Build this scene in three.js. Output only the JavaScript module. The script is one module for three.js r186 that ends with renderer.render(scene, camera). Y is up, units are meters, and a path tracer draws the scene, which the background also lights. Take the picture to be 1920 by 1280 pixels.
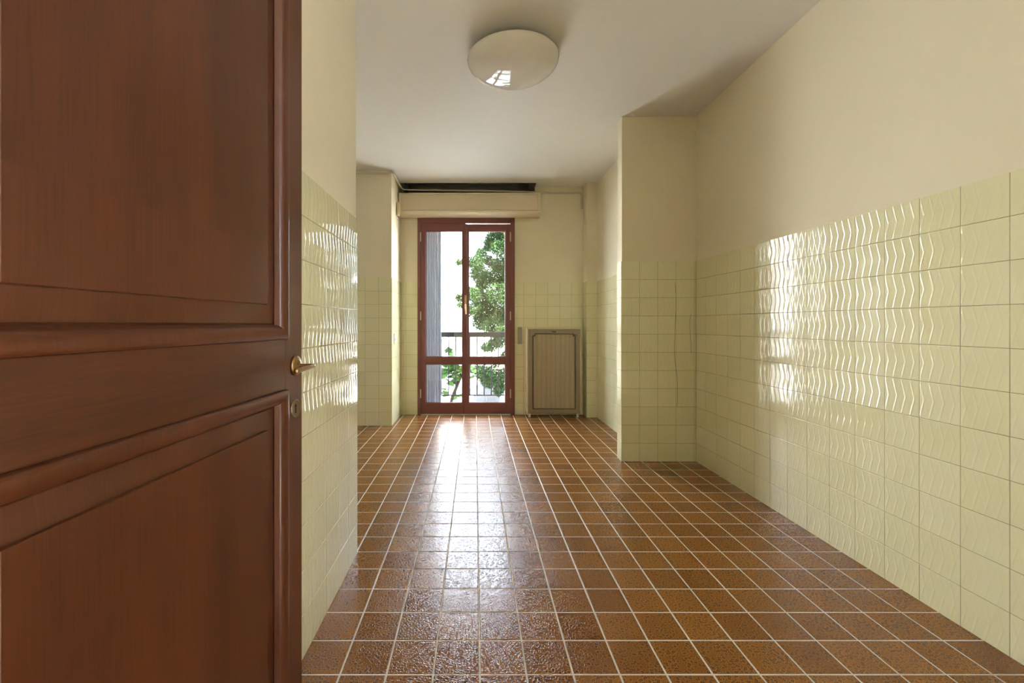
import * as THREE from 'three';
import { mergeGeometries, toCreasedNormals, mergeVertices } from 'three/addons/utils/BufferGeometryUtils.js';
import { RoundedBoxGeometry } from 'three/addons/geometries/RoundedBoxGeometry.js';
import { ImprovedNoise } from 'three/addons/math/ImprovedNoise.js';

// ---------------------------------------------------------------- camera, sky, sun, exposure
// Metres. X to the right, Y up, depth D away from the camera (three.js z = -D).
const H = 1.13, F = 812;                       // eye height, focal length in pixels of the 1920 x 1280 frame
const scene = new THREE.Scene();
const camera = new THREE.PerspectiveCamera(2 * Math.atan(640 / F) * 180 / Math.PI, 1.5, 0.05, 200);
camera.position.set(0, H, 0);
camera.lookAt(0, H, -1);
camera.setViewOffset(1920, 1280, 69, 33, 1920, 1280);   // shifted lens: verticals stay upright
const renderer = new THREE.WebGLRenderer({ antialias: true });
renderer.shadowMap.enabled = true;
renderer.toneMapping = THREE.LinearToneMapping;
renderer.toneMappingExposure = 2.2;
scene.background = new THREE.Color().setRGB(0.82, 0.94, 1.13);
scene.backgroundIntensity = 12;
const sun = new THREE.DirectionalLight(new THREE.Color().setRGB(1, 0.95, 0.88), 60);
sun.position.set(4, 9, 9);
sun.target.position.set(0, 0, 0);
sun.castShadow = true;
Object.assign(sun.shadow.camera, { left: -25, right: 25, top: 25, bottom: -25, near: 0.5, far: 60 });
sun.shadow.mapSize.set(2048, 2048);
scene.add(sun, sun.target);

// ---------------------------------------------------------------- helpers
let seed = 20240;
const rnd = () => { seed = (seed * 1664525 + 1013904223) >>> 0; return seed / 4294967296; };
const rr = (a, b) => a + (b - a) * rnd();
const noise = new ImprovedNoise();
const V = (x, y, d) => new THREE.Vector3(x, y, -d);
const pxX = (x, d) => (x - 891) * d / F;                 // reading the photograph: pixel at a known depth to metres
const pxY = (y, d) => H - (y - 607) * d / F;
const rgb = (r, g, b) => new THREE.Color().setRGB(r, g, b);

const taken = {};
function numbered(n) { const k = (taken[n] = (taken[n] ?? -1) + 1); return k ? n + '_' + String(k).padStart(3, '0') : n; }
function mesh(name, geo, mat, parent) {
  const m = new THREE.Mesh(geo, mat); m.name = name; m.castShadow = m.receiveShadow = true;
  if (parent) parent.add(m);
  return m;
}
function group(name, parent) { const g = new THREE.Group(); g.name = name; if (parent) parent.add(g); return g; }
function tag(o, label, category, kind, grp) {
  o.userData.label = label; o.userData.category = category;
  if (kind) o.userData.kind = kind;
  if (grp) o.userData.group = grp;
  return o;
}
function thing(name, label, category, kind, at) {
  const g = group(numbered(name), scene); tag(g, label, category, kind);
  if (at) g.position.copy(at);
  return g;
}
// a box between two corners given in X, Y, D
function boxG(x0, x1, y0, y1, d0, d1, bevel = 0) {
  const w = x1 - x0, h = y1 - y0, d = d1 - d0;
  const g = bevel ? new RoundedBoxGeometry(w, h, d, 2, Math.min(bevel, w / 2.01, h / 2.01, d / 2.01)) : new THREE.BoxGeometry(w, h, d);
  g.translate((x0 + x1) / 2, (y0 + y1) / 2, -(d0 + d1) / 2);
  return g;
}
const box = (name, parent, mat, x0, x1, y0, y1, d0, d1, bevel) => mesh(name, boxG(x0, x1, y0, y1, d0, d1, bevel), mat, parent);
function cyl(r, a, b, seg = 12, r2 = r) {
  const dir = b.clone().sub(a), g = new THREE.CylinderGeometry(r2, r, dir.length(), seg);
  g.applyQuaternion(new THREE.Quaternion().setFromUnitVectors(new THREE.Vector3(0, 1, 0), dir.clone().normalize()));
  const c = a.clone().add(b).multiplyScalar(0.5); g.translate(c.x, c.y, c.z);
  return g;
}
const merge = (list) => mergeGeometries(list.map((g) => {
  const q = g.index ? g.toNonIndexed() : g;
  for (const k of Object.keys(q.attributes)) if (!['position', 'normal', 'uv', 'color'].includes(k)) q.deleteAttribute(k);
  return q;
}));
// uv in metres by the dominant direction of each face; grain 'v' runs along Y, 'u' along the first axis
function metreUV(g, along = 'y') {
  const q = g.index ? g.toNonIndexed() : g, p = q.attributes.position, n = q.attributes.normal, uv = new Float32Array(p.count * 2);
  for (let i = 0; i < p.count; i++) {
    const ax = Math.abs(n.getX(i)), ay = Math.abs(n.getY(i)), az = Math.abs(n.getZ(i)), x = p.getX(i), y = p.getY(i), z = p.getZ(i);
    let a, b;
    if (ay > ax && ay > az) { a = z; b = x; if (along === 'y') { a = x; b = z; } }
    else if (ax > az) { a = z; b = y; if (along === 'x') { a = y; b = z; } }
    else { a = x; b = y; if (along === 'x') { a = y; b = x; } }
    uv[2 * i] = a; uv[2 * i + 1] = b;
  }
  q.setAttribute('uv', new THREE.BufferAttribute(uv, 2));
  return q;
}

// ---------------------------------------------------------------- textures
function dataTex(w, h, fn, { srgb = false, float = false, metres = [1, 1] } = {}) {
  const data = float ? new Float32Array(w * h * 4) : new Uint8Array(w * h * 4);
  for (let j = 0; j < h; j++) for (let i = 0; i < w; i++) {
    const c = fn(i, j), o = 4 * (j * w + i);
    for (let k = 0; k < 3; k++) data[o + k] = float ? c[k] : Math.max(0, Math.min(255, Math.round(c[k] * 255)));
    data[o + 3] = float ? 1 : 255;
  }
  const t = new THREE.DataTexture(data, w, h, THREE.RGBAFormat, float ? THREE.FloatType : THREE.UnsignedByteType);
  t.wrapS = t.wrapT = THREE.RepeatWrapping; t.magFilter = THREE.LinearFilter; t.minFilter = THREE.LinearMipmapLinearFilter; t.generateMipmaps = true;
  if (srgb) t.colorSpace = THREE.SRGBColorSpace;
  t.repeat.set(1 / metres[0], 1 / metres[1]); t.needsUpdate = true;
  return t;
}
const toS = (x) => x <= 0.0031308 ? 12.92 * x : 1.055 * Math.pow(x, 1 / 2.4) - 0.055;
const lin3 = (a, b, t) => [0, 1, 2].map((k) => toS(a[k] + (b[k] - a[k]) * Math.max(0, Math.min(1, t))));
// noise that repeats after n cells
function tileNoise(x, y, n, z = 0) {
  const u = x / n, v = y / n;
  const f = (a, b) => noise.noise(a + 0.37, b + 0.71, z);
  const wx = u, wy = v;
  return f(x, y) * (1 - wx) * (1 - wy) + f(x - n, y) * wx * (1 - wy) + f(x, y - n) * (1 - wx) * wy + f(x - n, y - n) * wx * wy;
}

// relief of the wall tiles: fine raised ribs zigzagging into tall diamonds (one tile per repeat)
const TILE = 0.1495;
const ribs = (x, y) => {                       // x, y in 0..1 over one tile; metres
  const tri = 0.5 - Math.abs(y - 0.5);         // 0 at the top and bottom edge, .5 in the middle
  let h = 0;
  for (let k = -1; k <= 5; k++) for (const s of [-1, 1]) {
    const c = (k + 0.0) * 0.25 + s * tri * 0.25, d = (x - c) * TILE;
    h = Math.max(h, (s > 0 ? 1 : 0.3) * Math.exp(-d * d / (2 * 0.0026 * 0.0026)));   // ribs bending one way stand higher than those crossing them
  }
  const e = Math.min(x, 1 - x, y, 1 - y);      // the relief dies out at the tile's edge
  return h * 0.00062 * Math.min(1, e / 0.03);
};
const ribTex = dataTex(512, 512, (i, j) => {
  const x = (i + 0.5) / 512, y = (j + 0.5) / 512;
  const v = ribs(x, y) / 0.001 + 0.035 * tileNoise(x * 3, y * 3, 3, 4.2);
  return [v, v, v];
}, { float: true });

// floor tiles: brown glaze broken up by dark pits with orange rims; 0.6 m per repeat
const FT = 1024, FM = 0.6;
const fCol = new Float32Array(FT * FT), fRim = new Float32Array(FT * FT), fHgt = new Float32Array(FT * FT);
{
  const spots = [], cell = 0.0108, n = Math.floor(FM / cell);
  for (let a = 0; a < n; a++) for (let b = 0; b < n; b++) spots.push([(a + rr(0.1, 0.9)) * cell, (b + rr(0.1, 0.9)) * cell, rnd() < 0.48 ? rr(0.0042, 0.0064) : rr(0.0020, 0.0038)]);
  for (const [sx, sy, r] of spots) {
    const R = Math.ceil(1.8 * r / FM * FT), cx = sx / FM * FT, cy = sy / FM * FT, ex = rr(0.75, 1.2);
    for (let j = Math.floor(cy - R); j <= cy + R; j++) for (let i = Math.floor(cx - R); i <= cx + R; i++) {
      const dx = (i - cx) * ex / FT * FM, dy = (j - cy) / ex / FT * FM, q = Math.hypot(dx, dy) / r;
      const o = ((j + FT) % FT) * FT + ((i + FT) % FT);
      const pit = Math.exp(-((q - 0.58) ** 2) / 0.05), rim = Math.exp(-((q - 1.08) ** 2) / 0.03);   // dark ring with a lighter eye, bright rim
      fCol[o] = Math.max(fCol[o], pit); fRim[o] = Math.max(fRim[o], rim);
      fHgt[o] += (rim * 0.00026 - pit * 0.00018) * Math.min(1, r / 0.004);
    }
  }
}
const floorMap = dataTex(FT, FT, (i, j) => {
  const o = j * FT + i, x = i / FT, y = j / FT;
  const m = 0.5 + 0.6 * tileNoise(x * 60, y * 60, 60, 1.5) + 0.35 * tileNoise(x * 8, y * 8, 8, 7.5);
  const base = [0.235 + 0.10 * m, 0.090 + 0.042 * m, 0.014 + 0.008 * m];
  const a = [0, 1, 2].map((k) => base[k] + ([0.50, 0.23, 0.050][k] - base[k]) * 0.9 * fRim[o]);
  return lin3(a, [0.055, 0.018, 0.007], fCol[o] * 0.95);
}, { srgb: true, metres: [FM, FM] });
const floorBump = dataTex(FT, FT, (i, j) => {
  const o = j * FT + i, x = i / FT, y = j / FT, v = fHgt[o] / 0.001 + 0.22 * tileNoise(x * 22, y * 22, 22, 3.3) + 0.05 * tileNoise(x * 90, y * 90, 90, 6.3);
  return [v, v, v];
}, { float: true, metres: [FM, FM] });

// mahogany: grain along v
const woodMap = dataTex(512, 1024, (i, j) => {
  const x = i / 512, y = j / 1024;
  const broad = tileNoise(x * 6, y * 2, 6, 1.1) * 0.9 + tileNoise(x * 2, y * 2, 2, 8.1) * 0.8, fine = tileNoise(x * 128, y * 8, 128, 2.1), pore = tileNoise(x * 256, y * 24, 256, 3.1);
  const t = 0.5 + 0.55 * broad + 0.28 * fine - 0.35 * Math.max(0, pore - 0.15);
  return lin3([0.031, 0.0066, 0.0022], [0.120, 0.030, 0.0075], t);
}, { srgb: true, metres: [0.45, 1.3] });
const plasterBump = dataTex(512, 512, (i, j) => {
  const x = i / 512, y = j / 512, v = 0.5 * tileNoise(x * 8, y * 8, 8, 1.2) + 0.3 * tileNoise(x * 40, y * 40, 40, 2.2) + 0.15 * tileNoise(x * 128, y * 128, 128, 3.2);
  return [v, v, v];
}, { float: true, metres: [0.8, 0.8] });

// ---------------------------------------------------------------- materials
const std = (o) => new THREE.MeshStandardMaterial(o), phy = (o) => new THREE.MeshPhysicalMaterial(o);
const M = {
  plaster: std({ color: rgb(0.80, 0.73, 0.525), roughness: 0.75, bumpMap: plasterBump, bumpScale: 0.0008 }),
  ceiling: std({ color: rgb(0.80, 0.78, 0.71), roughness: 0.6, bumpMap: plasterBump, bumpScale: 0.0006 }),
  tiles: [0, 1, 2].map((k) => phy({ color: rgb(0.795 + 0.012 * k, 0.765 + 0.012 * k, 0.47 + 0.018 * k), roughness: 0.07, bumpMap: ribTex, bumpScale: 0.001, ior: 1.55 })),
  wallGrout: std({ color: rgb(0.31, 0.25, 0.14), roughness: 0.9 }),
  floorTiles: [0, 1, 2].map((k) => std({ color: rgb(1 - 0.09 * k, 1 - 0.11 * k, 1 - 0.12 * k), map: floorMap, bumpMap: floorBump, bumpScale: 0.001, roughness: 0.17 })),
  floorGrout: std({ color: rgb(0.74, 0.70, 0.63), roughness: 0.85, bumpMap: plasterBump, bumpScale: 0.002 }),
  wood: phy({ map: woodMap, roughness: 0.42, clearcoat: 0.35, clearcoatRoughness: 0.14 }),
  brass: std({ color: rgb(0.42, 0.28, 0.14), metalness: 1, roughness: 0.28 }),
  oldBrass: std({ color: rgb(0.30, 0.22, 0.14), metalness: 1, roughness: 0.35 }),
  keyhole: std({ color: rgb(0.012, 0.01, 0.01), roughness: 0.8 }),
  windowWood: phy({ color: rgb(0.185, 0.062, 0.053), roughness: 0.5, clearcoat: 0.1, clearcoatRoughness: 0.25 }),
  glass: phy({ color: rgb(1, 1, 1), transmission: 1, roughness: 0, thickness: 0, ior: 1.5 }),
  hinge: std({ color: rgb(0.62, 0.55, 0.44), metalness: 0.8, roughness: 0.4 }),
  cream: std({ color: rgb(0.70, 0.60, 0.41), roughness: 0.5 }),
  pipe: std({ color: rgb(0.66, 0.59, 0.46), roughness: 0.5 }),
  opal: phy({ color: rgb(0.80, 0.79, 0.74), roughness: 0.06, clearcoat: 0.6, clearcoatRoughness: 0.03 }),
  white: std({ color: rgb(0.75, 0.73, 0.68), roughness: 0.45 }),
  plate: std({ color: rgb(0.36, 0.34, 0.30), metalness: 0.6, roughness: 0.45 }),
  bronze: std({ color: rgb(0.28, 0.235, 0.17), metalness: 0.35, roughness: 0.42 }),
  bronzeDark: std({ color: rgb(0.11, 0.08, 0.055), metalness: 0.3, roughness: 0.5 }),
  bronzeLight: std({ color: rgb(0.52, 0.43, 0.29), metalness: 0.35, roughness: 0.42 }),
  hallFloor: std({ color: rgb(0.45, 0.36, 0.26), roughness: 0.5 }),
  grime: std({ color: rgb(0.22, 0.17, 0.075), roughness: 0.9 }),
  exterior: std({ color: rgb(0.55, 0.52, 0.47), roughness: 0.9 }),
  concrete: std({ color: rgb(0.5, 0.5, 0.48), roughness: 0.9 }),
  screen: std({ color: rgb(0.22, 0.265, 0.305), roughness: 0.5 }),
  rail: phy({ color: rgb(0.008, 0.008, 0.009), roughness: 0.8, specularIntensity: 0.2 }),
  building: std({ color: rgb(0.76, 0.75, 0.73), roughness: 0.95 }),
  paving: std({ color: rgb(0.45, 0.44, 0.41), roughness: 0.95 }),
  stone: std({ color: rgb(0.05, 0.052, 0.052), roughness: 0.95 }),
  bark: phy({ color: rgb(0.016, 0.012, 0.009), roughness: 0.95, specularIntensity: 0.1 }),
  leaf: phy({ color: 0xffffff, vertexColors: true, roughness: 0.9, specularIntensity: 0.15 }),
  figLeaf: [0, 1, 2].map((k) => phy({ color: rgb(0.018 + 0.009 * k, 0.042 + 0.014 * k, 0.009 + 0.003 * k), roughness: 0.9, specularIntensity: 0.15 })),
};

// ---------------------------------------------------------------- levels and positions (X, D)
const CEIL = 2.834, ROWS = 11, TOP = ROWS * TILE;
const XR = 1.813, XL = -0.58, D_LEFT_END = 2.13, XP = -0.922, D_PILLAR = 4.80, D_BACK = 5.38, D_OUT = 5.60;
const X_WING = 1.2, D_WING0 = 3.556, D_WING1 = 3.663, X_FAR = 1.469, X_PIL = 1.341, D_PIL = 5.21;
const SET = 0.007;                              // tiles stand this far proud of the plaster

// one glazed tile, front face at local z = 0, centred; chamfered rim; uv = its share of a whole tile
const tileCache = {};
function tileGeo(w, h, t, c, uv) {
  const key = [w, h, t, c, ...uv].map((x) => x.toFixed(4)).join();
  if (tileCache[key]) return tileCache[key];
  const pos = [], tex = [], idx = [], a = w / 2, b = h / 2;
  const ring = (x, y, z) => { for (const [sx, sy] of [[-1, -1], [1, -1], [1, 1], [-1, 1]]) { pos.push(sx * x, sy * y, z); tex.push(uv[0] + (uv[1] - uv[0]) * (sx * x / a + 1) / 2, uv[2] + (uv[3] - uv[2]) * (sy * y / b + 1) / 2); } };
  ring(a - c, b - c, 0); ring(a - 0.3 * c, b - 0.3 * c, -0.3 * c); ring(a, b, -c); ring(a, b, -t);
  idx.push(0, 1, 2, 0, 2, 3);
  for (let r = 0; r < 3; r++) for (let k = 0; k < 4; k++) { const n = (k + 1) % 4, p = 4 * r, q = p + 4; idx.push(p + k, q + k, q + n, p + k, q + n, p + n); }
  let g = new THREE.BufferGeometry();
  g.setAttribute('position', new THREE.Float32BufferAttribute(pos, 3)); g.setAttribute('uv', new THREE.Float32BufferAttribute(tex, 2)); g.setIndex(idx);
  g = toCreasedNormals(g, 0.3);
  return (tileCache[key] = g);
}
// a field of wall tiles: local x runs along the wall (from u0 to u1, joints at phase + k*TILE), y up, z out of the wall
function tileWall(parent, name, origin, turn, u0, u1, phase, { from = -1e9, to = 1e9, rows = ROWS, gap = 0.0018 } = {}) {
  const base = new THREE.Matrix4().makeRotationY(turn).setPosition(origin), rest = [];
  const cuts = [u0];
  for (let k = Math.ceil((u0 - phase) / TILE); phase + k * TILE < u1 - 0.012; k++) if (phase + k * TILE > u0 + 0.012) cuts.push(phase + k * TILE);
  cuts.push(u1);
  for (let i = 0; i + 1 < cuts.length; i++) for (let r = 0; r < rows; r++) {
    const a = cuts[i], b = cuts[i + 1], w = b - a - gap, h = TILE - gap, f = ((a - phase) / TILE % 1 + 1) % 1;
    const fr = f > 0.999 ? 0 : f;
    const geo = tileGeo(w, h, 0.006, 0.0012, [fr, fr + (b - a) / TILE, 0, 1]);
    const mx = new THREE.Matrix4().makeRotationFromEuler(new THREE.Euler(rr(-1, 1) * 0.0022, rr(-1, 1) * 0.0022, rr(-1, 1) * 0.001)).setPosition((a + b) / 2, (r + 0.5) * TILE, rr(-0.0003, 0.0003));
    mx.premultiply(base);
    const mat = M.tiles[Math.floor(rnd() * 3)];
    if ((a + b) / 2 < from || (a + b) / 2 > to) { rest.push(geo.clone().applyMatrix4(mx)); continue; }
    const m = mesh(name, geo, mat, parent); m.applyMatrix4(mx);
  }
  if (rest.length) { const m = mesh('tile_field', mergeGeometries(rest), M.tiles[1], parent); m.userData.kind = 'stuff'; }
}
function wallThing(name, label) { const g = group(name, scene); tag(g, label, 'wall', 'structure'); return g; }

// ---------------------------------------------------------------- the room shell
const HALL_WINDOWS = [[-4.1, -2.35], [1.3, 2.3]];
const FRONT0 = 0.14, FRONT1 = 0.30;             // the wall with the doorway the camera looks through
{
  // right wall with its tiles
  const w = wallThing('wall_right', 'long cream wall on the right with pale yellow ribbed tiles');
  box('plaster', w, M.plaster, XR + SET, 2.15, 0, CEIL, FRONT0, D_WING1, 0);
  box('grout', w, M.wallGrout, XR + 0.0014, XR + SET + 0.001, 0, TOP - 0.001, FRONT1, D_WING0, 0);
  // facing -X: local x runs towards the camera; u = -D
  tileWall(w, 'tile', new THREE.Vector3(XR, 0, 0), -Math.PI / 2, -(D_WING0), -(FRONT1), -1.469, { to: -1.30 });
}
{
  const w = wallThing('wall_wing', 'short projecting wall end tiled in plain yellow, right of the radiator');
  box('plaster', w, M.plaster, X_WING + SET, XR + SET, 0, CEIL, D_WING0 + SET, D_WING1, 0);
  box('grout', w, M.wallGrout, X_WING + 0.0014, XR, 0, TOP - 0.001, D_WING0 + 0.0014, D_WING0 + SET + 0.001, 0);
  box('end_grout', w, M.wallGrout, X_WING + 0.0014, X_WING + SET + 0.001, 0, TOP - 0.001, D_WING0 + 0.0014, D_WING1 - 0.001, 0);
  tileWall(w, 'tile', new THREE.Vector3(0, 0, -D_WING0), 0, X_WING, XR - 0.001, X_WING);
  tileWall(w, 'end_tile', new THREE.Vector3(X_WING, 0, 0), -Math.PI / 2, -D_WING1, -D_WING0 - 0.0015, -D_WING0);
}
{
  // dried runs of grime on the tiles of the projecting wall end
  const w = scene.getObjectByName('wall_wing'), at = (x, y) => V(pxX(1140 + x / 2.91, D_WING0), pxY(460 + y / 2.91, D_WING0), D_WING0 - 0.0001);
  for (const line of [[[366, 205], [371, 300], [366, 450], [363, 600], [372, 680], [379, 740], [378, 880]], [[453, 370], [446, 425], [450, 500], [455, 590]]])
    mesh('grime_run', new THREE.TubeGeometry(new THREE.CatmullRomCurve3(line.map((p) => at(...p))), 40, 0.0013, 6), M.grime, w);
}
{
  const w = wallThing('wall_far_right', 'shaded tiled wall behind the projecting wall end');
  box('plaster', w, M.plaster, X_FAR + SET, XR + SET, 0, CEIL, D_WING1, D_OUT, 0);
  box('grout', w, M.wallGrout, X_FAR + 0.0014, X_FAR + SET + 0.001, 0, TOP - 0.001, D_WING1, D_PIL, 0);
  tileWall(w, 'tile', new THREE.Vector3(X_FAR, 0, 0), -Math.PI / 2, -D_PIL, -D_WING1, -D_PIL, { to: -4.3 });
}
{
  const w = wallThing('wall_pilaster', 'narrow tiled pilaster in the corner right of the radiator');
  box('plaster', w, M.plaster, X_PIL + SET, X_FAR + SET, 0, CEIL, D_PIL + SET, D_OUT, 0);
  box('grout', w, M.wallGrout, X_PIL + 0.0014, X_FAR, 0, TOP - 0.001, D_PIL + 0.0014, D_PIL + SET + 0.001, 0);
  box('side_grout', w, M.wallGrout, X_PIL + 0.0014, X_PIL + SET + 0.001, 0, TOP - 0.001, D_PIL + 0.0014, D_BACK, 0);
  tileWall(w, 'tile', new THREE.Vector3(0, 0, -D_PIL), 0, X_PIL, X_FAR, X_PIL);
  tileWall(w, 'side_tile', new THREE.Vector3(X_PIL, 0, 0), -Math.PI / 2, -D_BACK, -D_PIL - 0.0015, -D_PIL);
}
const SLOT = { x0: XP + 0.004, x1: 0.74, y: 2.695, d: 5.245 };
const WIN = { x0: pxX(783, 5.37), x1: pxX(965, 5.37), top: pxY(408, 5.37) };
{
  const w = wallThing('wall_back', 'cream far wall with yellow tiles around the balcony door');
  // above the shutter box the wall is left open to the roller's dark cavity
  box('plaster', w, M.plaster, XP - SET, WIN.x0, 0, SLOT.y, D_BACK + SET, D_OUT, 0);
  box('plaster', w, M.plaster, WIN.x1, SLOT.x1, 0, SLOT.y, D_BACK + SET, D_OUT, 0);
  box('plaster', w, M.plaster, SLOT.x1, X_PIL + SET, 0, CEIL, D_BACK + SET, D_OUT, 0);
  box('lintel', w, M.plaster, WIN.x0, WIN.x1, WIN.top, SLOT.y, D_BACK + SET, D_OUT, 0);
  const c0 = XP - SET, c1 = SLOT.x1, deep = 6.0;   // housing of the roller, bulging outwards over the balcony
  box('housing_back', w, M.concrete, c0 - 0.05, c1 + 0.05, SLOT.y - 0.05, 3.05, deep, deep + 0.05, 0);
  box('housing_floor', w, M.concrete, c0 - 0.05, c1 + 0.05, SLOT.y - 0.05, SLOT.y, D_OUT, deep, 0);
  box('housing_end', w, M.concrete, c0 - 0.05, c0, SLOT.y, 3.05, D_OUT, deep, 0);
  box('housing_end', w, M.concrete, c1, c1 + 0.05, SLOT.y, 3.05, D_OUT, deep, 0);
  box('housing_top', w, M.concrete, c0 - 0.05, c1 + 0.05, 3.05, 3.10, D_OUT, deep + 0.05, 0);
  box('grout', w, M.wallGrout, XP, WIN.x0 - 0.002, 0, TOP - 0.001, D_BACK + 0.0014, D_BACK + SET + 0.001, 0);
  box('grout', w, M.wallGrout, WIN.x1 + 0.002, X_PIL, 0, TOP - 0.001, D_BACK + 0.0014, D_BACK + SET + 0.001, 0);
  tileWall(w, 'tile', new THREE.Vector3(0, 0, -D_BACK), 0, XP, WIN.x0 - 0.001, XP + 0.06);
  tileWall(w, 'tile', new THREE.Vector3(0, 0, -D_BACK), 0, WIN.x1 + 0.001, X_PIL, pxX(981.7, D_BACK));
}
{
  const w = wallThing('wall_pillar', 'square tiled wall pillar left of the balcony door');
  box('plaster', w, M.plaster, -2.55, XP - SET, 0, CEIL, D_PILLAR + SET, D_OUT, 0);
  box('grout', w, M.wallGrout, -2.3, XP - 0.0014, 0, TOP - 0.001, D_PILLAR + 0.0014, D_PILLAR + SET + 0.001, 0);
  box('side_grout', w, M.wallGrout, XP - SET - 0.001, XP - 0.0014, 0, TOP - 0.001, D_PILLAR + 0.0014, D_BACK, 0);
  tileWall(w, 'tile', new THREE.Vector3(0, 0, -D_PILLAR), 0, -2.3, XP, XP, { from: -1.42 });
  // facing +X: local x runs away from the camera; u = D
  tileWall(w, 'side_tile', new THREE.Vector3(XP, 0, 0), Math.PI / 2, D_PILLAR + 0.0015, D_BACK, D_PILLAR);
}
{
  const w = wallThing('wall_left', 'near left wall of glossy ribbed yellow tiles beside the open door');
  box('plaster', w, M.plaster, -2.55, XL - SET, 0, CEIL, FRONT0, D_LEFT_END, 0);
  box('grout', w, M.wallGrout, XL - SET - 0.001, XL - 0.0014, 0, TOP - 0.001, FRONT1, D_LEFT_END, 0);
  tileWall(w, 'tile', new THREE.Vector3(XL, 0, 0), Math.PI / 2, FRONT1, D_LEFT_END + 0.004, D_LEFT_END + 0.004, { from: 1.25 });
}
{
  const w = wallThing('wall_recess', 'plain cream wall closing the recess out of sight on the left');
  box('plaster', w, M.plaster, -2.55, -2.3, 0, CEIL, D_LEFT_END, D_PILLAR + SET, 0);
}
{
  const w = wallThing('wall_front', 'cream wall beside the wide opening that the view is taken through');
  box('plaster', w, M.plaster, 0.66, XR + SET, 0, CEIL, FRONT0, FRONT1, 0);
}
{
  // the daylit hall behind the viewpoint: its windows light the near walls
  const w = wallThing('wall_hall', 'plain cream walls of the daylit hall behind the viewpoint');
  const HL = -4.3, HR = 3.1, HB = -2.2;
  box('plaster', w, M.plaster, HL - 0.2, HL, 0, CEIL, HB - 0.2, FRONT1, 0);
  box('plaster', w, M.plaster, HR, HR + 0.2, 0, CEIL, HB - 0.2, FRONT1, 0);
  box('plaster', w, M.plaster, HL, -2.55, 0, CEIL, FRONT0, FRONT1, 0);
  box('plaster', w, M.plaster, 2.15, HR, 0, CEIL, FRONT0, FRONT1, 0);
  const y0 = 0.9, y1 = 2.35, cuts = [HL, ...HALL_WINDOWS.flat(), HR];
  for (let i = 0; i < cuts.length; i += 2) box('plaster', w, M.plaster, cuts[i], cuts[i + 1], 0, CEIL, HB - 0.2, HB, 0);
  HALL_WINDOWS.forEach(([a, b], i) => {
    box('parapet', w, M.plaster, a, b, 0, y0, HB - 0.2, HB, 0); box('lintel', w, M.plaster, a, b, y1, CEIL, HB - 0.2, HB, 0);
    const g = thing('window_' + (i + 2), i ? 'wooden hall window behind the viewpoint on the right' : 'wooden hall window behind the viewpoint on the left', 'window', 'structure');
    const f = 0.06, c = (a + b) / 2;
    for (const [p, q] of [[a, a + f], [c - f / 2, c + f / 2], [b - f, b]]) box('stile', g, M.windowWood, p, q, y0, y1, HB - 0.13, HB - 0.07, 0.004);
    for (const [p, q] of [[a + f, c - f / 2], [c + f / 2, b - f]]) { box('rail', g, M.windowWood, p, q, y0, y0 + f, HB - 0.13, HB - 0.07, 0.004); box('rail', g, M.windowWood, p, q, y1 - f, y1, HB - 0.13, HB - 0.07, 0.004); mesh('pane', boxG(p, q, y0 + f, y1 - f, HB - 0.1, HB - 0.0998), M.glass, g); }
  });
}
{
  const c = group('ceiling', scene); tag(c, 'off-white painted ceiling above the tiled room', 'ceiling', 'structure');
  // open slot in the ceiling over the shutter box
  const s0 = SLOT.x0, s1 = SLOT.x1, sd = SLOT.d;
  box('surface', c, M.ceiling, -4.6, 3.4, CEIL, 3.05, -2.6, sd, 0);
  box('surface', c, M.ceiling, -4.6, s0, CEIL, 3.05, sd, D_OUT, 0);
  box('surface', c, M.ceiling, s1, 3.4, CEIL, 3.05, sd, D_OUT, 0);
  box('slot_top', c, M.concrete, s0, s1, 3.02, 3.05, sd, D_OUT, 0);
  const u = mesh('wall_upper_storey', boxG(-4.6, 4, 3.05, 5.2, -2.6, D_OUT), M.exterior, scene);
  tag(u, 'storey of the house above the room', 'wall', 'structure');
}
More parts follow.
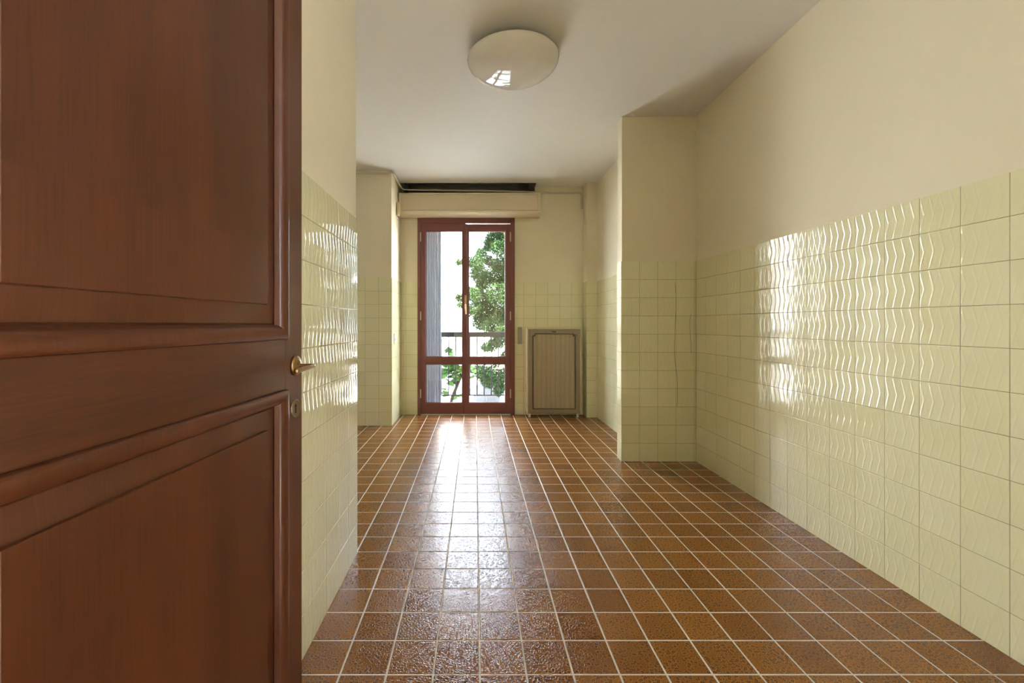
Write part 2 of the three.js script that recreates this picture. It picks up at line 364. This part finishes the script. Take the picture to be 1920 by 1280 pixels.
// floor: slab of pale grout with square brown tiles let in
{
  const fl = group('floor', scene); tag(fl, 'brown glazed square floor tiles with pale grout joints', 'floor', 'structure');
  box('grout', fl, M.floorGrout, -2.6, 2.2, -0.3, -0.0010, FRONT0, D_OUT, 0);
  box('hall_floor', fl, M.hallFloor, -4.6, 3.4, -0.3, 0, -2.6, FRONT0, 0);
  const P = 0.1505, gap = 0.0058, jx = 0.015, jd = 1.397, list = [];
  const solid = (x, d) => (x < XL - 0.02 && d < D_LEFT_END) || (x > XR) || (x > X_WING + 0.03 && d > D_WING0 && d < D_WING1) || (x > X_FAR + 0.02 && d > D_WING1) || (x > X_PIL && d > D_PIL) || (x < XP && d > D_PILLAR) || d > D_BACK + 0.12 || x < -2.3;
  for (let i = -16; i < 13; i++) for (let k = -8; k < 28; k++) {
    const x = jx + (i + 0.5) * P, d = jd + (k + 0.5) * P;
    if (d < 0.3 || [-0.07, 0.07].every((a) => [-0.07, 0, 0.07].every((b) => solid(x + a, d + b)))) continue;
    const px = 891 + x * F / d, py = 607 + H * F / d;
    const hidL = x < XL && x / d * D_LEFT_END < XL, hidR = d > D_WING0 && x * D_WING0 / d > X_WING;
    const seen = py < 1330 && px > 480 && px < 1960 && !hidL && !hidR;
    list.push({ x, d, seen });
  }
  list.sort((a, b) => (b.seen - a.seen) || (a.d - b.d));
  const rest = [];
  list.forEach((t, n) => {
    const vx = Math.floor(rnd() * 4), vy = Math.floor(rnd() * 4), w = P - gap, mat = M.floorTiles[Math.floor(rnd() * 3)];
    const g = tileGeo(w, w, 0.007, 0.0016, [vx * 0.15, vx * 0.15 + w, vy * 0.15, vy * 0.15 + w]);
    const mx = new THREE.Matrix4().makeRotationFromEuler(new THREE.Euler(-Math.PI / 2 + rr(-1, 1) * 0.0035, rr(-1, 1) * 0.0035, rr(-1, 1) * 0.002, 'XYZ')).setPosition(t.x, rr(-0.0002, 0.0002), -t.d);
    if (n < 300 && t.seen) mesh('tile', g, mat, fl).applyMatrix4(mx);
    else rest.push(g.clone().applyMatrix4(mx));
  });
  if (rest.length) mesh('far_tiles', mergeGeometries(rest), M.floorTiles[1], fl).userData.kind = 'stuff';
}

// ---------------------------------------------------------------- the open mahogany door in the foreground
// a rectangular frame swept from a profile of [inset, height] points; cap closes the middle
function frameSweep(u0, u1, v0, v1, profile, cap, crease = 0.5) {
  const pos = [], idx = [];
  for (const [w, h] of profile) pos.push(u0 + w, v0 + w, h, u1 - w, v0 + w, h, u1 - w, v1 - w, h, u0 + w, v1 - w, h);
  for (let r = 0; r + 1 < profile.length; r++) for (let k = 0; k < 4; k++) { const n = (k + 1) % 4, p = 4 * r, q = p + 4; idx.push(p + k, p + n, q + n, p + k, q + n, q + k); }
  if (cap) { const p = 4 * (profile.length - 1); idx.push(p, p + 1, p + 2, p, p + 2, p + 3); }
  const g = new THREE.BufferGeometry();
  g.setAttribute('position', new THREE.Float32BufferAttribute(pos, 3)); g.setIndex(idx);
  const q = toCreasedNormals(g, crease);
  return metreUV(q);
}
{
  const DW = 0.889, DH = 2.10, T = 0.038, ST = 0.091, SL = 0.085;
  const door = thing('door_1', 'open dark mahogany panelled door in the left foreground', 'door', 'structure', V(-0.537, 0.012, 0.31));
  door.rotation.y = Math.acos(0.0652);
  const y0 = -0.012;                             // heights below are from the floor
  const part = (name, u0, u1, v0, v1, along) => mesh(name, metreUV(new RoundedBoxGeometry(u1 - u0, v1 - v0, T, 2, 0.0018).translate((u0 + u1) / 2, (v0 + v1) / 2 + y0, -T / 2), along), M.wood, door);
  part('stile', 0, SL, 0.012, DH, 'y');
  part('stile', DW - ST, DW, 0.012, DH, 'y');
  part('rail', SL, DW - ST, 0.012, 0.20, 'x');
  part('rail', SL, DW - ST, 0.962, 1.092, 'x');
  part('rail', SL, DW - ST, DH - 0.11, DH, 'x');
  const mould = [[-0.0005, -0.004], [0, 0.0075], [0.0012, 0.0102], [0.004, 0.0122], [0.009, 0.0132], [0.016, 0.0125], [0.023, 0.0098], [0.029, 0.0055], [0.033, 0.0005], [0.0345, -0.0035], [0.0355, -0.010]];
  for (const [a, b] of [[0.20, 0.962], [1.092, DH - 0.11]]) {
    const v0 = a + y0, v1 = b + y0;
    const panel = mesh('panel', frameSweep(SL, DW - ST, v0, v1, [[0.083, -0.014], [0.083, -0.0010], [0.0836, 0.0006], [0.0848, 0.0012]], true, 0.4), M.wood, door);
    mesh('bevel', frameSweep(SL, DW - ST, v0, v1, [[0.030, -0.0130], [0.037, -0.0125], [0.040, -0.0110], [0.0835, -0.0050]], false, 0.2), M.wood, panel);
    mesh('moulding', frameSweep(SL, DW - ST, v0, v1, mould, false, 0.6), M.wood, panel);
    mesh('panel_back', metreUV(new THREE.BoxGeometry(DW - ST - SL, b - a, 0.02).translate((SL + DW - ST) / 2, (a + b) / 2 + y0, -0.026)), M.wood, panel);
  }
  // lever handle: rose, neck, lever turned towards the hinges
  const hu = 0.851, hv = 1.019 + y0;
  const handle = group('handle', door); handle.position.set(hu, hv, 0);
  const rose = new THREE.LatheGeometry([[0, 0], [0.0262, 0], [0.0262, 0.003], [0.0250, 0.0055], [0.0215, 0.0072], [0.0150, 0.0082], [0.0125, 0.0110], [0, 0.0115]].map(([r, y]) => new THREE.Vector2(r, y)), 36);
  mesh('rose', rose.rotateX(Math.PI / 2), M.brass, handle);
  const path = new THREE.CatmullRomCurve3([[0, 0, 0.006], [0, 0, 0.030], [-0.002, 0, 0.046], [-0.012, 0, 0.0565], [-0.035, 0, 0.059], [-0.07, -0.001, 0.059], [-0.108, -0.003, 0.057]].map((p) => new THREE.Vector3(...p)));
  const lever = new THREE.TubeGeometry(path, 48, 0.0056, 14, false);
  { const p = lever.attributes.position, c = new THREE.Vector3();        // thicker grip, flattened
    for (let i = 0; i <= 48; i++) { path.getPointAt(i / 48, c); const s = 0.85 + 0.35 * Math.max(0, (i - 20) / 28);
      for (let j = 0; j <= 14; j++) { const k = i * 15 + j; p.setXYZ(k, c.x + (p.getX(k) - c.x) * s, c.y + (p.getY(k) - c.y) * s, c.z + (p.getZ(k) - c.z) * s); } }
    lever.computeVertexNormals(); }
  const knob = new THREE.SphereGeometry(0.0068, 14, 10).translate(-0.108, -0.003, 0.057);
  mesh('lever', merge([lever, knob]), M.brass, handle);
  const esc = group('keyhole_plate', door); esc.position.set(hu, 0.903 + y0, 0);
  const oval = new THREE.LatheGeometry([[0, 0.0008], [0.0185, 0.0010], [0.0205, 0.0030], [0.0235, 0.0032], [0.0250, 0.0018], [0.0252, 0]].reverse().map(([r, y]) => new THREE.Vector2(r, y)), 36).rotateX(Math.PI / 2);
  mesh('ring', oval, M.oldBrass, esc);
  mesh('keyhole', merge([new THREE.CylinderGeometry(0.0042, 0.0042, 0.001, 16).rotateX(Math.PI / 2).translate(0, 0.008, 0.0014), new THREE.BoxGeometry(0.0045, 0.018, 0.001).translate(0, -0.002, 0.0014)]), M.keyhole, esc);
  const jamb = thing('trim_1', 'dark wooden jamb on which the open door hangs', 'trim', 'structure');
  box('jamb', jamb, M.wood, XL - SET, -0.545, 0, 2.15, FRONT0, FRONT1, 0.002);
}

// ---------------------------------------------------------------- balcony door (window_1)
{
  const D = 5.37, win = thing('window_1', 'red-brown glazed double balcony door in the far wall', 'window', 'structure');
  const X = (p) => pxX(760 + p / 3.2, D), Y = (p) => pxY(400 + p / 3.2, D);
  const w0 = X(66), w1 = X(655), yt = WIN.top, WM = M.windowWood;
  const fr = (x0, x1, y0, y1, d0 = 5.352, d1 = 5.43) => boxG(x0, x1, y0, y1, d0, d1, 0.004);
  const i0 = X(93), i1 = X(630), it = Y(60);
  mesh('frame_post', fr(WIN.x0, i0, 0, yt), WM, win);
  mesh('frame_post', fr(i1, WIN.x1, 0, yt), WM, win);
  mesh('frame_head', fr(i0, i1, it, yt), WM, win);
  mesh('threshold', boxG(i0, i1, 0, 0.012, 5.36, 5.6), M.concrete, win);
  const mid = X(361);
  const leaf = (x0, x1, sx0, sx1, top) => {
    const l = group('leaf', win), yb = 0.016, L = (n, a, b, c, d, z0 = 5.358, z1 = 5.412) => mesh(n, boxG(a, b, c, d, z0, z1, 0.005), WM, l);
    L('stile', x0, sx0, yb, top); L('stile', sx1, x1, yb, top);
    L('rail', sx0, sx1, Y(105), top, 5.360, 5.410); L('rail', sx0, sx1, Y(902), Y(862), 5.360, 5.410); L('rail', sx0, sx1, yb, Y(1138), 5.360, 5.410);
    for (const [a, b] of [[Y(862), Y(105)], [Y(1138), Y(902)]]) {
      mesh('pane', boxG(sx0 - 0.002, sx1 + 0.002, a - 0.002, b + 0.002, 5.384, 5.3842), M.glass, l);
      const bead = 0.011;
      mesh('glazing_bead', merge([boxG(sx0, sx1, a, a + bead, 5.368, 5.383), boxG(sx0, sx1, b - bead, b, 5.368, 5.383), boxG(sx0, sx0 + bead, a + bead, b - bead, 5.368, 5.383), boxG(sx1 - bead, sx1, a + bead, b - bead, 5.368, 5.383)]), WM, l);
    }
    return l;
  };
  const a = leaf(i0 + 0.0004, mid - 0.0015, X(125) - 0.008, X(340) + 0.008, Y(60) + 0.003);
  const b = leaf(mid + 0.0015, i1 - 0.0004, X(383) - 0.008, X(598) + 0.008, Y(66));
  mesh('cover_strip', boxG(mid - 0.020, mid + 0.020, 0.02, Y(66), 5.346, 5.358, 0.005), WM, b);
  for (const [l, hx] of [[a, i0], [b, i1]]) for (const [q0, q1] of [[115, 170], [588, 640], [1052, 1105]]) mesh('hinge', cyl(0.0075, V(hx, Y(q1), 5.349), V(hx, Y(q0), 5.349), 10), M.hinge, l);
  const hd = new THREE.CatmullRomCurve3([V(mid, Y(548), 5.346), V(mid, Y(548), 5.318), V(mid + 0.002, Y(556), 5.305), V(mid + 0.006, Y(605), 5.303)]);
  mesh('handle', merge([boxG(mid - 0.012, mid + 0.012, Y(572), Y(492), 5.341, 5.347, 0.003), new THREE.TubeGeometry(hd, 24, 0.0075, 10)]), M.brass, b);
}
// roller shutter box
{
  const g = thing('roller_shutter_box', 'cream roller shutter box above the balcony door', 'shutter box');
  const d0 = 5.224, x0 = XP + 0.003, x1 = pxX(1013.5, d0), yt = pxY(362, d0), yb = pxY(407, 5.33), ym = pxY(395, d0);
  const s = new THREE.Shape([[d0, yt], [d0, ym], [d0 + 0.012, ym - 0.016], [D_BACK - 0.05, yb], [D_BACK, yb], [D_BACK, yt]].map(([a, b]) => new THREE.Vector2(a, b)));
  const e = new THREE.ExtrudeGeometry(s, { depth: x1 - x0, bevelEnabled: true, bevelSize: 0.003, bevelThickness: 0.003, bevelSegments: 2 });
  e.translate(0, 0, x0).applyMatrix4(new THREE.Matrix4().set(0, 0, 1, 0, 0, 1, 0, 0, -1, 0, 0, 0, 0, 0, 0, 1));
  mesh('casing', e, M.cream, g);
  const fx0 = pxX(754, d0), fx1 = pxX(1007.5, d0), fy0 = pxY(394, d0), fy1 = pxY(366, d0);
  mesh('front_panel', boxG(fx0, fx1, fy0, fy1, d0 - 0.010, d0, 0.002), M.cream, g);
  for (const [a, b] of [[ym + 0.002, fy0 - 0.006], [fy1 + 0.006, yt - 0.002]]) mesh('panel_rail', boxG(fx0 - 0.007, fx1 + 0.007, a, b, d0 - 0.012, d0 - 0.001, 0.002), M.cream, g);
  for (const [a, b] of [[x0, fx0 - 0.007], [fx1 + 0.007, x1]]) mesh('panel_trim', boxG(a, b, ym + 0.002, yt - 0.002, d0 - 0.012, d0 - 0.001, 0.002), M.cream, g);
}
// heating pipe under the ceiling
{
  const pts = [V(-2.2, 2.812, 4.775), V(-1.3, 2.806, 4.775), V(XP - 0.01, 2.785, 4.775), V(XP + 0.022, 2.783, 4.80), V(XP + 0.022, 2.788, 5.31), V(XP + 0.045, 2.787, 5.350), V(0.65, 2.762, 5.352), V(0.82, 2.750, 5.352), V(1.300, 2.746, 5.352), V(1.316, 2.730, 5.352), V(1.316, 2.552, 5.352)];
  const g = thing('heating_pipe', 'thin cream pipe running under the ceiling around the pillar and wall', 'pipe');
  const segs = pts.slice(1).map((p, i) => cyl(0.0112, pts[i], p, 12)), balls = pts.slice(1, -1).map((p) => new THREE.SphereGeometry(0.0114, 12, 8).translate(p.x, p.y, p.z));
  mesh('tube', merge([...segs, ...balls]), M.pipe, g);
  mesh('sleeve', cyl(0.0150, V(1.316, 2.545, 5.352), V(1.316, 2.640, 5.352), 16), M.pipe, g);
  for (const x of [0.90, 1.08]) mesh('clip', cyl(0.0138, V(x, 2.7482, 5.352), V(x + 0.02, 2.7482, 5.352), 14), M.pipe, g);
}
// shutter belt guide, switch, belt winder plate
{
  const g = thing('belt_guide', 'small cream belt guide on the pillar beside the shutter box', 'belt guide');
  box('body', g, M.cream, XP + 0.0005, XP + 0.024, 2.405, 2.565, 5.085, 5.165, 0.005);
  box('cover', g, M.cream, XP + 0.024, XP + 0.032, 2.425, 2.545, 5.10, 5.150, 0.003);
  box('spout', g, M.hinge, XP + 0.006, XP + 0.020, 2.375, 2.405, 5.11, 5.14, 0.003);
}
{
  const g = thing('light_switch', 'small white switch on the bright side of the left pillar', 'switch');
  box('plate', g, M.white, XP + 0.0005, XP + 0.009, 0.905, 1.02, 4.905, 4.975, 0.003);
  mesh('rocker', new RoundedBoxGeometry(0.008, 0.045, 0.024, 2, 0.002).rotateZ(0.12).translate(XP + 0.012, 0.963, -4.94), M.white, g);
}
{
  const g = thing('belt_winder_plate', 'narrow grey metal plate on the tiles right of the balcony door', 'wall plate');
  const x0 = pxX(970.5, D_BACK), x1 = pxX(979, D_BACK), y0 = pxY(645, D_BACK), y1 = pxY(613, D_BACK);
  box('plate', g, M.plate, x0, x1, y0, y1, D_BACK - 0.006, D_BACK - 0.0005, 0.002);
  for (const y of [y0 + 0.018, y1 - 0.018]) mesh('screw', new THREE.SphereGeometry(0.006, 12, 8).scale(1, 1, 0.4).translate((x0 + x1) / 2, y, -(D_BACK - 0.006)), M.oldBrass, g);
}
// radiator with its bronze grille cover
{
  const D0 = 5.225, x0 = pxX(987, D0), x1 = pxX(1090.5, D0), yb = pxY(776, D0), yt = pxY(613.4, D0);
  const g = thing('radiator_cover', 'bronze grille radiator cover in a cream surround under the tiles', 'radiator');
  const t = 0.020;
  box('surround_top', g, M.cream, x0, x1, yt - 0.022, yt, D0, D_BACK - 0.002, 0.003);
  box('surround_side', g, M.cream, x0, x0 + t, yb, yt - 0.022, D0, D_BACK - 0.002, 0.003);
  box('surround_side', g, M.cream, x1 - t * 0.7, x1, yb, yt - 0.022, D0, D_BACK - 0.002, 0.003);
  const f0 = x0 + t, f1 = x1 - t * 0.7, fb = yb + 0.005, ft = yt - 0.024, D1 = D0 + 0.012;
  // plate with a notched opening
  const s = new THREE.Shape([[f0, fb], [f1, fb], [f1, ft], [f0, ft]].map((p) => new THREE.Vector2(...p)));
  const a0 = f0 + 0.060, a1 = f1 - 0.060, b0 = fb + 0.055, b1 = ft - 0.055, n = 0.024;
  const hole = [[a0, b0], [a1, b0], [a1, b1 - n], [a1 - n, b1 - n], [a1 - n, b1], [a0 + n, b1], [a0 + n, b1 - n], [a0, b1 - n]];
  s.holes.push(new THREE.Path(hole.map((p) => new THREE.Vector2(...p)).reverse()));
  mesh('front_plate', new THREE.ExtrudeGeometry(s, { depth: 0.010, bevelEnabled: true, bevelSize: 0.0015, bevelThickness: 0.0015, bevelSegments: 1 }).translate(0, 0, -D1 - 0.010), M.bronze, g);
  const loop = [...hole, hole[0]].map(([x, y]) => new THREE.Vector3(x, y, -(D1 - 0.002)));
  mesh('border_moulding', merge(loop.slice(1).flatMap((p, i) => [cyl(0.0055, loop[i], p, 8), new THREE.SphereGeometry(0.0055, 8, 6).translate(p.x, p.y, p.z)])), M.bronzeDark, g);
  const bars = [], N = 58;
  for (let k = 0; k < N; k++) { const x = a0 + (k + 0.5) * (a1 - a0) / N; bars.push(boxG(x - 0.0029, x + 0.0029, b0 - 0.01, b1 + 0.006, D1 + 0.006, D1 + 0.009)); }
  for (let k = 1; k < 9; k++) { const y = b0 + k * (b1 - b0) / 9; bars.push(boxG(a0, a1, y - 0.002, y + 0.002, D1 + 0.009, D1 + 0.011)); }
  mesh('grille', merge(bars), M.bronzeLight, g);
  for (let k = 0; k < 9; k++) { const x = a0 + (k + 0.5) * (a1 - a0) / 9; mesh('radiator_column', new RoundedBoxGeometry(0.034, b1 - b0 + 0.02, 0.07, 3, 0.015).translate(x, (b0 + b1) / 2, -(D1 + 0.068)), M.bronzeLight, g); }
  mesh('knob', new THREE.SphereGeometry(0.011, 14, 10).translate(f1 - 0.026, ft - 0.062, -(D1 - 0.008)), M.hinge, g);
  mesh('latch', new RoundedBoxGeometry(0.05, 0.022, 0.01, 2, 0.004).translate((f0 + f1) / 2, ft - 0.030, -(D1 - 0.003)), M.bronzeDark, g);
  for (const x of [f0 + 0.02, f1 - 0.028]) mesh('foot', cyl(0.014, V(x, 0, D0 + 0.03), V(x, yb + 0.01, D0 + 0.03), 14, 0.016), M.white, g);
  mesh('back_sheet', boxG(f0, f1, fb, ft, D_BACK - 0.010, D_BACK - 0.004), M.bronze, g);
}
// ceiling lamp
{
  const g = thing('ceiling_lamp', 'round opal glass ceiling lamp, switched off', 'lamp', undefined, V(0.2353, CEIL, 2.706));
  const R = 0.283, rim = -0.065, depth = 0.105, prof = [];
  for (let k = 0; k <= 28; k++) { const a = k / 28 * Math.PI / 2; prof.push(new THREE.Vector2(R * Math.sin(a) ** 0.94, rim - depth * Math.cos(a) ** 1.15)); }
  prof.push(new THREE.Vector2(R + 0.002, rim + 0.004), new THREE.Vector2(R - 0.001, rim + 0.009), new THREE.Vector2(R - 0.012, rim + 0.009), new THREE.Vector2(R - 0.02, rim + 0.002));
  for (let k = 26; k >= 0; k--) { const a = k / 28 * Math.PI / 2; prof.push(new THREE.Vector2((R - 0.012) * Math.sin(a), rim - (depth - 0.008) * Math.cos(a))); }
  mesh('glass_shade', new THREE.LatheGeometry(prof, 72), M.opal, g);
  mesh('base', new THREE.LatheGeometry([[0, 0], [0.105, 0], [0.105, -0.025], [0.095, -0.05], [0, -0.05]].map((p) => new THREE.Vector2(...p)).reverse(), 40), M.white, g);
}

// ---------------------------------------------------------------- outside: balcony, court, building, plants
{
  const b = thing('balcony', 'narrow balcony slab outside the glazed door', 'balcony', 'structure');
  box('slab', b, M.concrete, -1.4, 2.0, -0.25, -0.03, D_OUT, 6.42, 0.005);
}
{
  const g = thing('balcony_railing', 'dark metal balcony railing with thin upright bars', 'railing');
  const D = 6.29;
  box('handrail', g, M.rail, -1.38, 1.98, 0.936, 1.014, D - 0.03, D + 0.03, 0.006);
  box('bottom_rail', g, M.rail, -1.38, 1.98, 0.088, 0.102, D - 0.01, D + 0.01, 0.002);
  for (let k = -9; k < 15; k++) { const x = pxX(854.4, D) + k * 0.1035; mesh('bar', cyl(0.0085, V(x, 0.095, D), V(x, 0.945, D), 8), M.rail, g); }
  for (const x of [-1.36, 0.9, 1.96]) mesh('post', boxG(x - 0.012, x + 0.012, -0.03, 0.945, D - 0.012, D + 0.012, 0.002), M.rail, g);
}
{
  const g = thing('folded_shutter', 'blue-grey ribbed shutter leaf folded against the left jamb outside', 'shutter');
  const A = [-0.706, 5.508], B = [-0.446, 5.585], n = 13, len = Math.hypot(B[0] - A[0], B[1] - A[1]), h = WIN.top - 0.03;
  const put = (o) => { o.position.set((A[0] + B[0]) / 2, h / 2 + 0.012, -(A[1] + B[1]) / 2); o.rotation.y = Math.atan2(B[1] - A[1], B[0] - A[0]); return o; };
  put(mesh('sheet', new THREE.BoxGeometry(len, h, 0.018), M.screen, g));
  const rib = new RoundedBoxGeometry(len / n * 0.66, h, 0.014, 2, 0.006);
  for (let k = 0; k < n; k++) for (const s of [-1, 1]) put(mesh('rib', rib.clone().translate(-len / 2 + (k + 0.5) * len / n, 0, s * 0.010), M.screen, g));
  put(mesh('edge_strip', new RoundedBoxGeometry(0.012, h, 0.036, 2, 0.003).translate(len / 2, 0, 0), M.screen, g));
}
const GROUND = -1.2;
{
  const g = mesh('ground', boxG(-30, 30, GROUND - 0.2, GROUND, D_OUT - 1, 45), M.paving, scene);
  tag(g, 'pale paved court outside the balcony', 'ground', 'structure');
  const b = thing('building', 'blank pale grey building across the court, seen through left pane', 'building');
  box('wall', b, M.building, -12, pxX(872, 14), GROUND, 4.75, 14, 22, 0.02);
  box('cornice', b, M.building, -12.1, pxX(872, 14) + 0.1, 4.75, 4.9, 13.9, 22.1, 0.02);
  const wl = thing('garden_wall', 'pale garden wall far behind the trees', 'garden wall');
  box('wall', wl, M.building, pxX(872, 14) + 0.05, 12, GROUND, 0.35, 21, 21.3, 0.01);
  box('coping', wl, M.concrete, pxX(872, 14) + 0.05, 12, 0.35, 0.45, 20.95, 21.35, 0.01);
}
{
  const g = new THREE.IcosahedronGeometry(0.5, 3), p = g.attributes.position;
  for (let i = 0; i < p.count; i++) { const v = new THREE.Vector3().fromBufferAttribute(p, i), k = 1 + 0.25 * noise.noise(v.x * 3, v.y * 3, v.z * 3 + 5); p.setXYZ(i, v.x * k * 0.85, v.y * k * 1.15 - (v.y > 0 ? Math.abs(v.x) * 0.5 : 0), v.z * k * 0.7); }
  const r = mesh('boulder', toCreasedNormals(g, 0.5), M.stone, scene); r.position.copy(V(pxX(914, 13), GROUND + 0.32, 13));
  tag(r, 'grey boulder on the court behind the railing', 'rock');
}
// leaf blade: small folded lozenge
function leafGeo(len, wid) {
  const g = new THREE.BufferGeometry();
  g.setAttribute('position', new THREE.Float32BufferAttribute([0, 0, 0, wid / 2, len * 0.42, wid * 0.12, 0, len * 0.45, 0, -wid / 2, len * 0.42, wid * 0.12, 0, len, -len * 0.08], 3));
  g.setIndex([0, 1, 2, 0, 2, 3, 1, 4, 2, 2, 4, 3]); g.computeVertexNormals();
  return g;
}
{
  const t = thing('tree', 'leafy green tree behind the railing, filling the right pane', 'tree', undefined, V(1.75, GROUND, 11));
  const base = t.position;
  const blobs = [[540, 150, 55], [585, 115, 45], [505, 185, 38], [455, 240, 34], [560, 205, 42], [425, 295, 46], [440, 360, 50], [485, 395, 46], [575, 300, 48], [565, 385, 52], [450, 425, 28], [400, 480, 42], [465, 505, 60], [555, 480, 60], [420, 575, 46], [500, 590, 68], [575, 600, 52], [450, 650, 44], [530, 680, 58], [322, 290, 18], [324, 500, 22], [326, 545, 16],
    [482, 800, 26], [520, 785, 36], [565, 765, 34], [470, 955, 46], [540, 960, 56], [582, 1015, 40], [432, 935, 30], [500, 1000, 40], [640, 200, 60], [650, 340, 70], [640, 500, 70], [640, 650, 70], [660, 800, 60], [650, 950, 60], [600, 40, 55], [690, 90, 70], [740, 180, 60], [840, 100, 60], [770, 360, 60], [850, 480, 60], [740, 540, 60], [850, 700, 60], [770, 800, 60], [740, 950, 50], [800, 250, 80], [800, 450, 80], [810, 620, 80], [800, 800, 70], [610, 860, 40], [560, 1060, 30], [600, 420, 50], [530, 320, 36], [500, 280, 30], [590, 700, 44]];
  const lg = leafGeo(1, 0.42), pos = [], nor = [], col = [], v = new THREE.Vector3(), nn = new THREE.Vector3(), branches = [];
  const src = lg.toNonIndexed(), sp = src.attributes.position; src.computeVertexNormals(); const sn = src.attributes.normal;
  for (const [bx, by, br] of blobs) {
    const d = rr(9.6, 11.8), c = V(pxX(760 + bx / 3.2, d), pxY(400 + by / 3.2, d), d).sub(base), R = br / 3.2 * d / F;
    branches.push([c, R]);
    const n = Math.round(90 + 6000 * R * R / 0.1);
    for (let k = 0; k < n; k++) {
      const q = new THREE.Vector3(rr(-1, 1), rr(-1, 1), rr(-1, 1)); if (q.length() > 1) { k--; continue; }
      q.multiplyScalar(R * 1.16).multiply(new THREE.Vector3(1, 1, 1.1)).add(c);
      const m = new THREE.Matrix4().makeRotationFromEuler(new THREE.Euler(rr(1.2, 2.9), rr(0, 6.28), rr(-0.7, 0.7), 'YXZ'));
      const s = rr(0.042, 0.078), g = rnd(), cc = [0.010 + 0.014 * g, 0.026 + 0.022 * g, 0.008 + 0.006 * g];
      for (let i = 0; i < sp.count; i++) { v.fromBufferAttribute(sp, i).multiplyScalar(s).applyMatrix4(m).add(q); nn.fromBufferAttribute(sn, i).applyMatrix4(m); pos.push(v.x, v.y, v.z); nor.push(nn.x, nn.y, nn.z); col.push(...cc); }
    }
  }
  const fg = new THREE.BufferGeometry();
  fg.setAttribute('position', new THREE.Float32BufferAttribute(pos, 3)); fg.setAttribute('normal', new THREE.Float32BufferAttribute(nor, 3)); fg.setAttribute('color', new THREE.Float32BufferAttribute(col, 3));
  mesh('foliage', fg, M.leaf, t).userData.kind = 'stuff';
  mesh('trunk', cyl(0.13, new THREE.Vector3(0, 0, 0), new THREE.Vector3(0.05, 4.6, 0), 12, 0.05), M.bark, t);
  for (const [c] of branches) { const y = Math.max(0.5, Math.min(4.5, c.y - 0.35)), a = new THREE.Vector3(0.01 * y, y, 0);
    mesh('branch', new THREE.TubeGeometry(new THREE.CatmullRomCurve3([a, a.clone().lerp(c, 0.5).add(new THREE.Vector3(0, 0.12, 0)), c]), 8, 0.007, 6), M.bark, t); }
}
{
  const D = 7.6, t = thing('fig_tree', 'young tree with large bright green leaves and leaning trunk', 'tree', undefined, V(pxX(843, D), GROUND, D)), b = t.position;
  const at = (x, y, d = D) => V(pxX(x, d), pxY(y, d), d).sub(b);
  const trunk = new THREE.CatmullRomCurve3([new THREE.Vector3(0, 0, 0), at(847, 750), at(855, 728), at(863, 706), at(870, 680)]);
  mesh('trunk', new THREE.TubeGeometry(trunk, 30, 0.030, 10), M.bark, t);
  const tips = [[840, 700], [834, 690], [850, 688], [862, 690], [836, 716], [846, 712], [832, 735], [856, 700], [868, 700], [884, 702], [872, 686], [842, 664]];
  for (const [x, y] of tips) { const e = at(x, y + 4), s = trunk.getPoint(0.55 + 0.3 * rnd()); mesh('branch', new THREE.TubeGeometry(new THREE.CatmullRomCurve3([s, s.clone().lerp(e, 0.5).add(new THREE.Vector3(0, 0.04, 0)), e]), 8, 0.006, 6), M.bark, t); }
  // lobed blade
  const out = []; const K = 20;
  for (let k = 0; k <= K; k++) { const a = -2.75 + 5.5 * k / K, r = 0.42 + 0.16 * Math.abs(Math.cos(a * 2.5)); out.push(new THREE.Vector2(Math.sin(a) * r, 0.42 + Math.cos(a) * r)); }
  out.push(new THREE.Vector2(0, 0.08));
  const blade = new THREE.ShapeGeometry(new THREE.Shape(out)), bp = blade.attributes.position;
  for (let i = 0; i < bp.count; i++) bp.setZ(i, 0.22 * Math.abs(bp.getX(i)) - 0.18 * (bp.getY(i) - 0.4) ** 2);
  blade.computeVertexNormals();
  const boxes = [[846, 687, 20, 8, 40], [842, 702, 14, 10, 26], [834, 736, 6, 8, 7], [880, 700, 6, 9, 9], [866, 690, 8, 8, 12], [842, 664, 10, 5, 4], [848, 712, 9, 6, 7], [858, 742, 8, 4, 3]];
  for (const [cx, cy, rx, ry, n] of boxes) for (let k = 0; k < n; k++) {
    const l = mesh('leaf', blade, M.figLeaf[Math.floor(rnd() * 3)], t), s = rr(0.085, 0.15);
    l.position.copy(at(cx + rr(-1, 1) * rx, cy + rr(-1, 1) * ry, D + rr(-0.22, 0.22))); l.rotation.set(rr(0.6, 2.4), rr(-1, 1), rr(-3, 3), 'YXZ'); l.scale.setScalar(s);
  }
}

renderer.render(scene, camera);
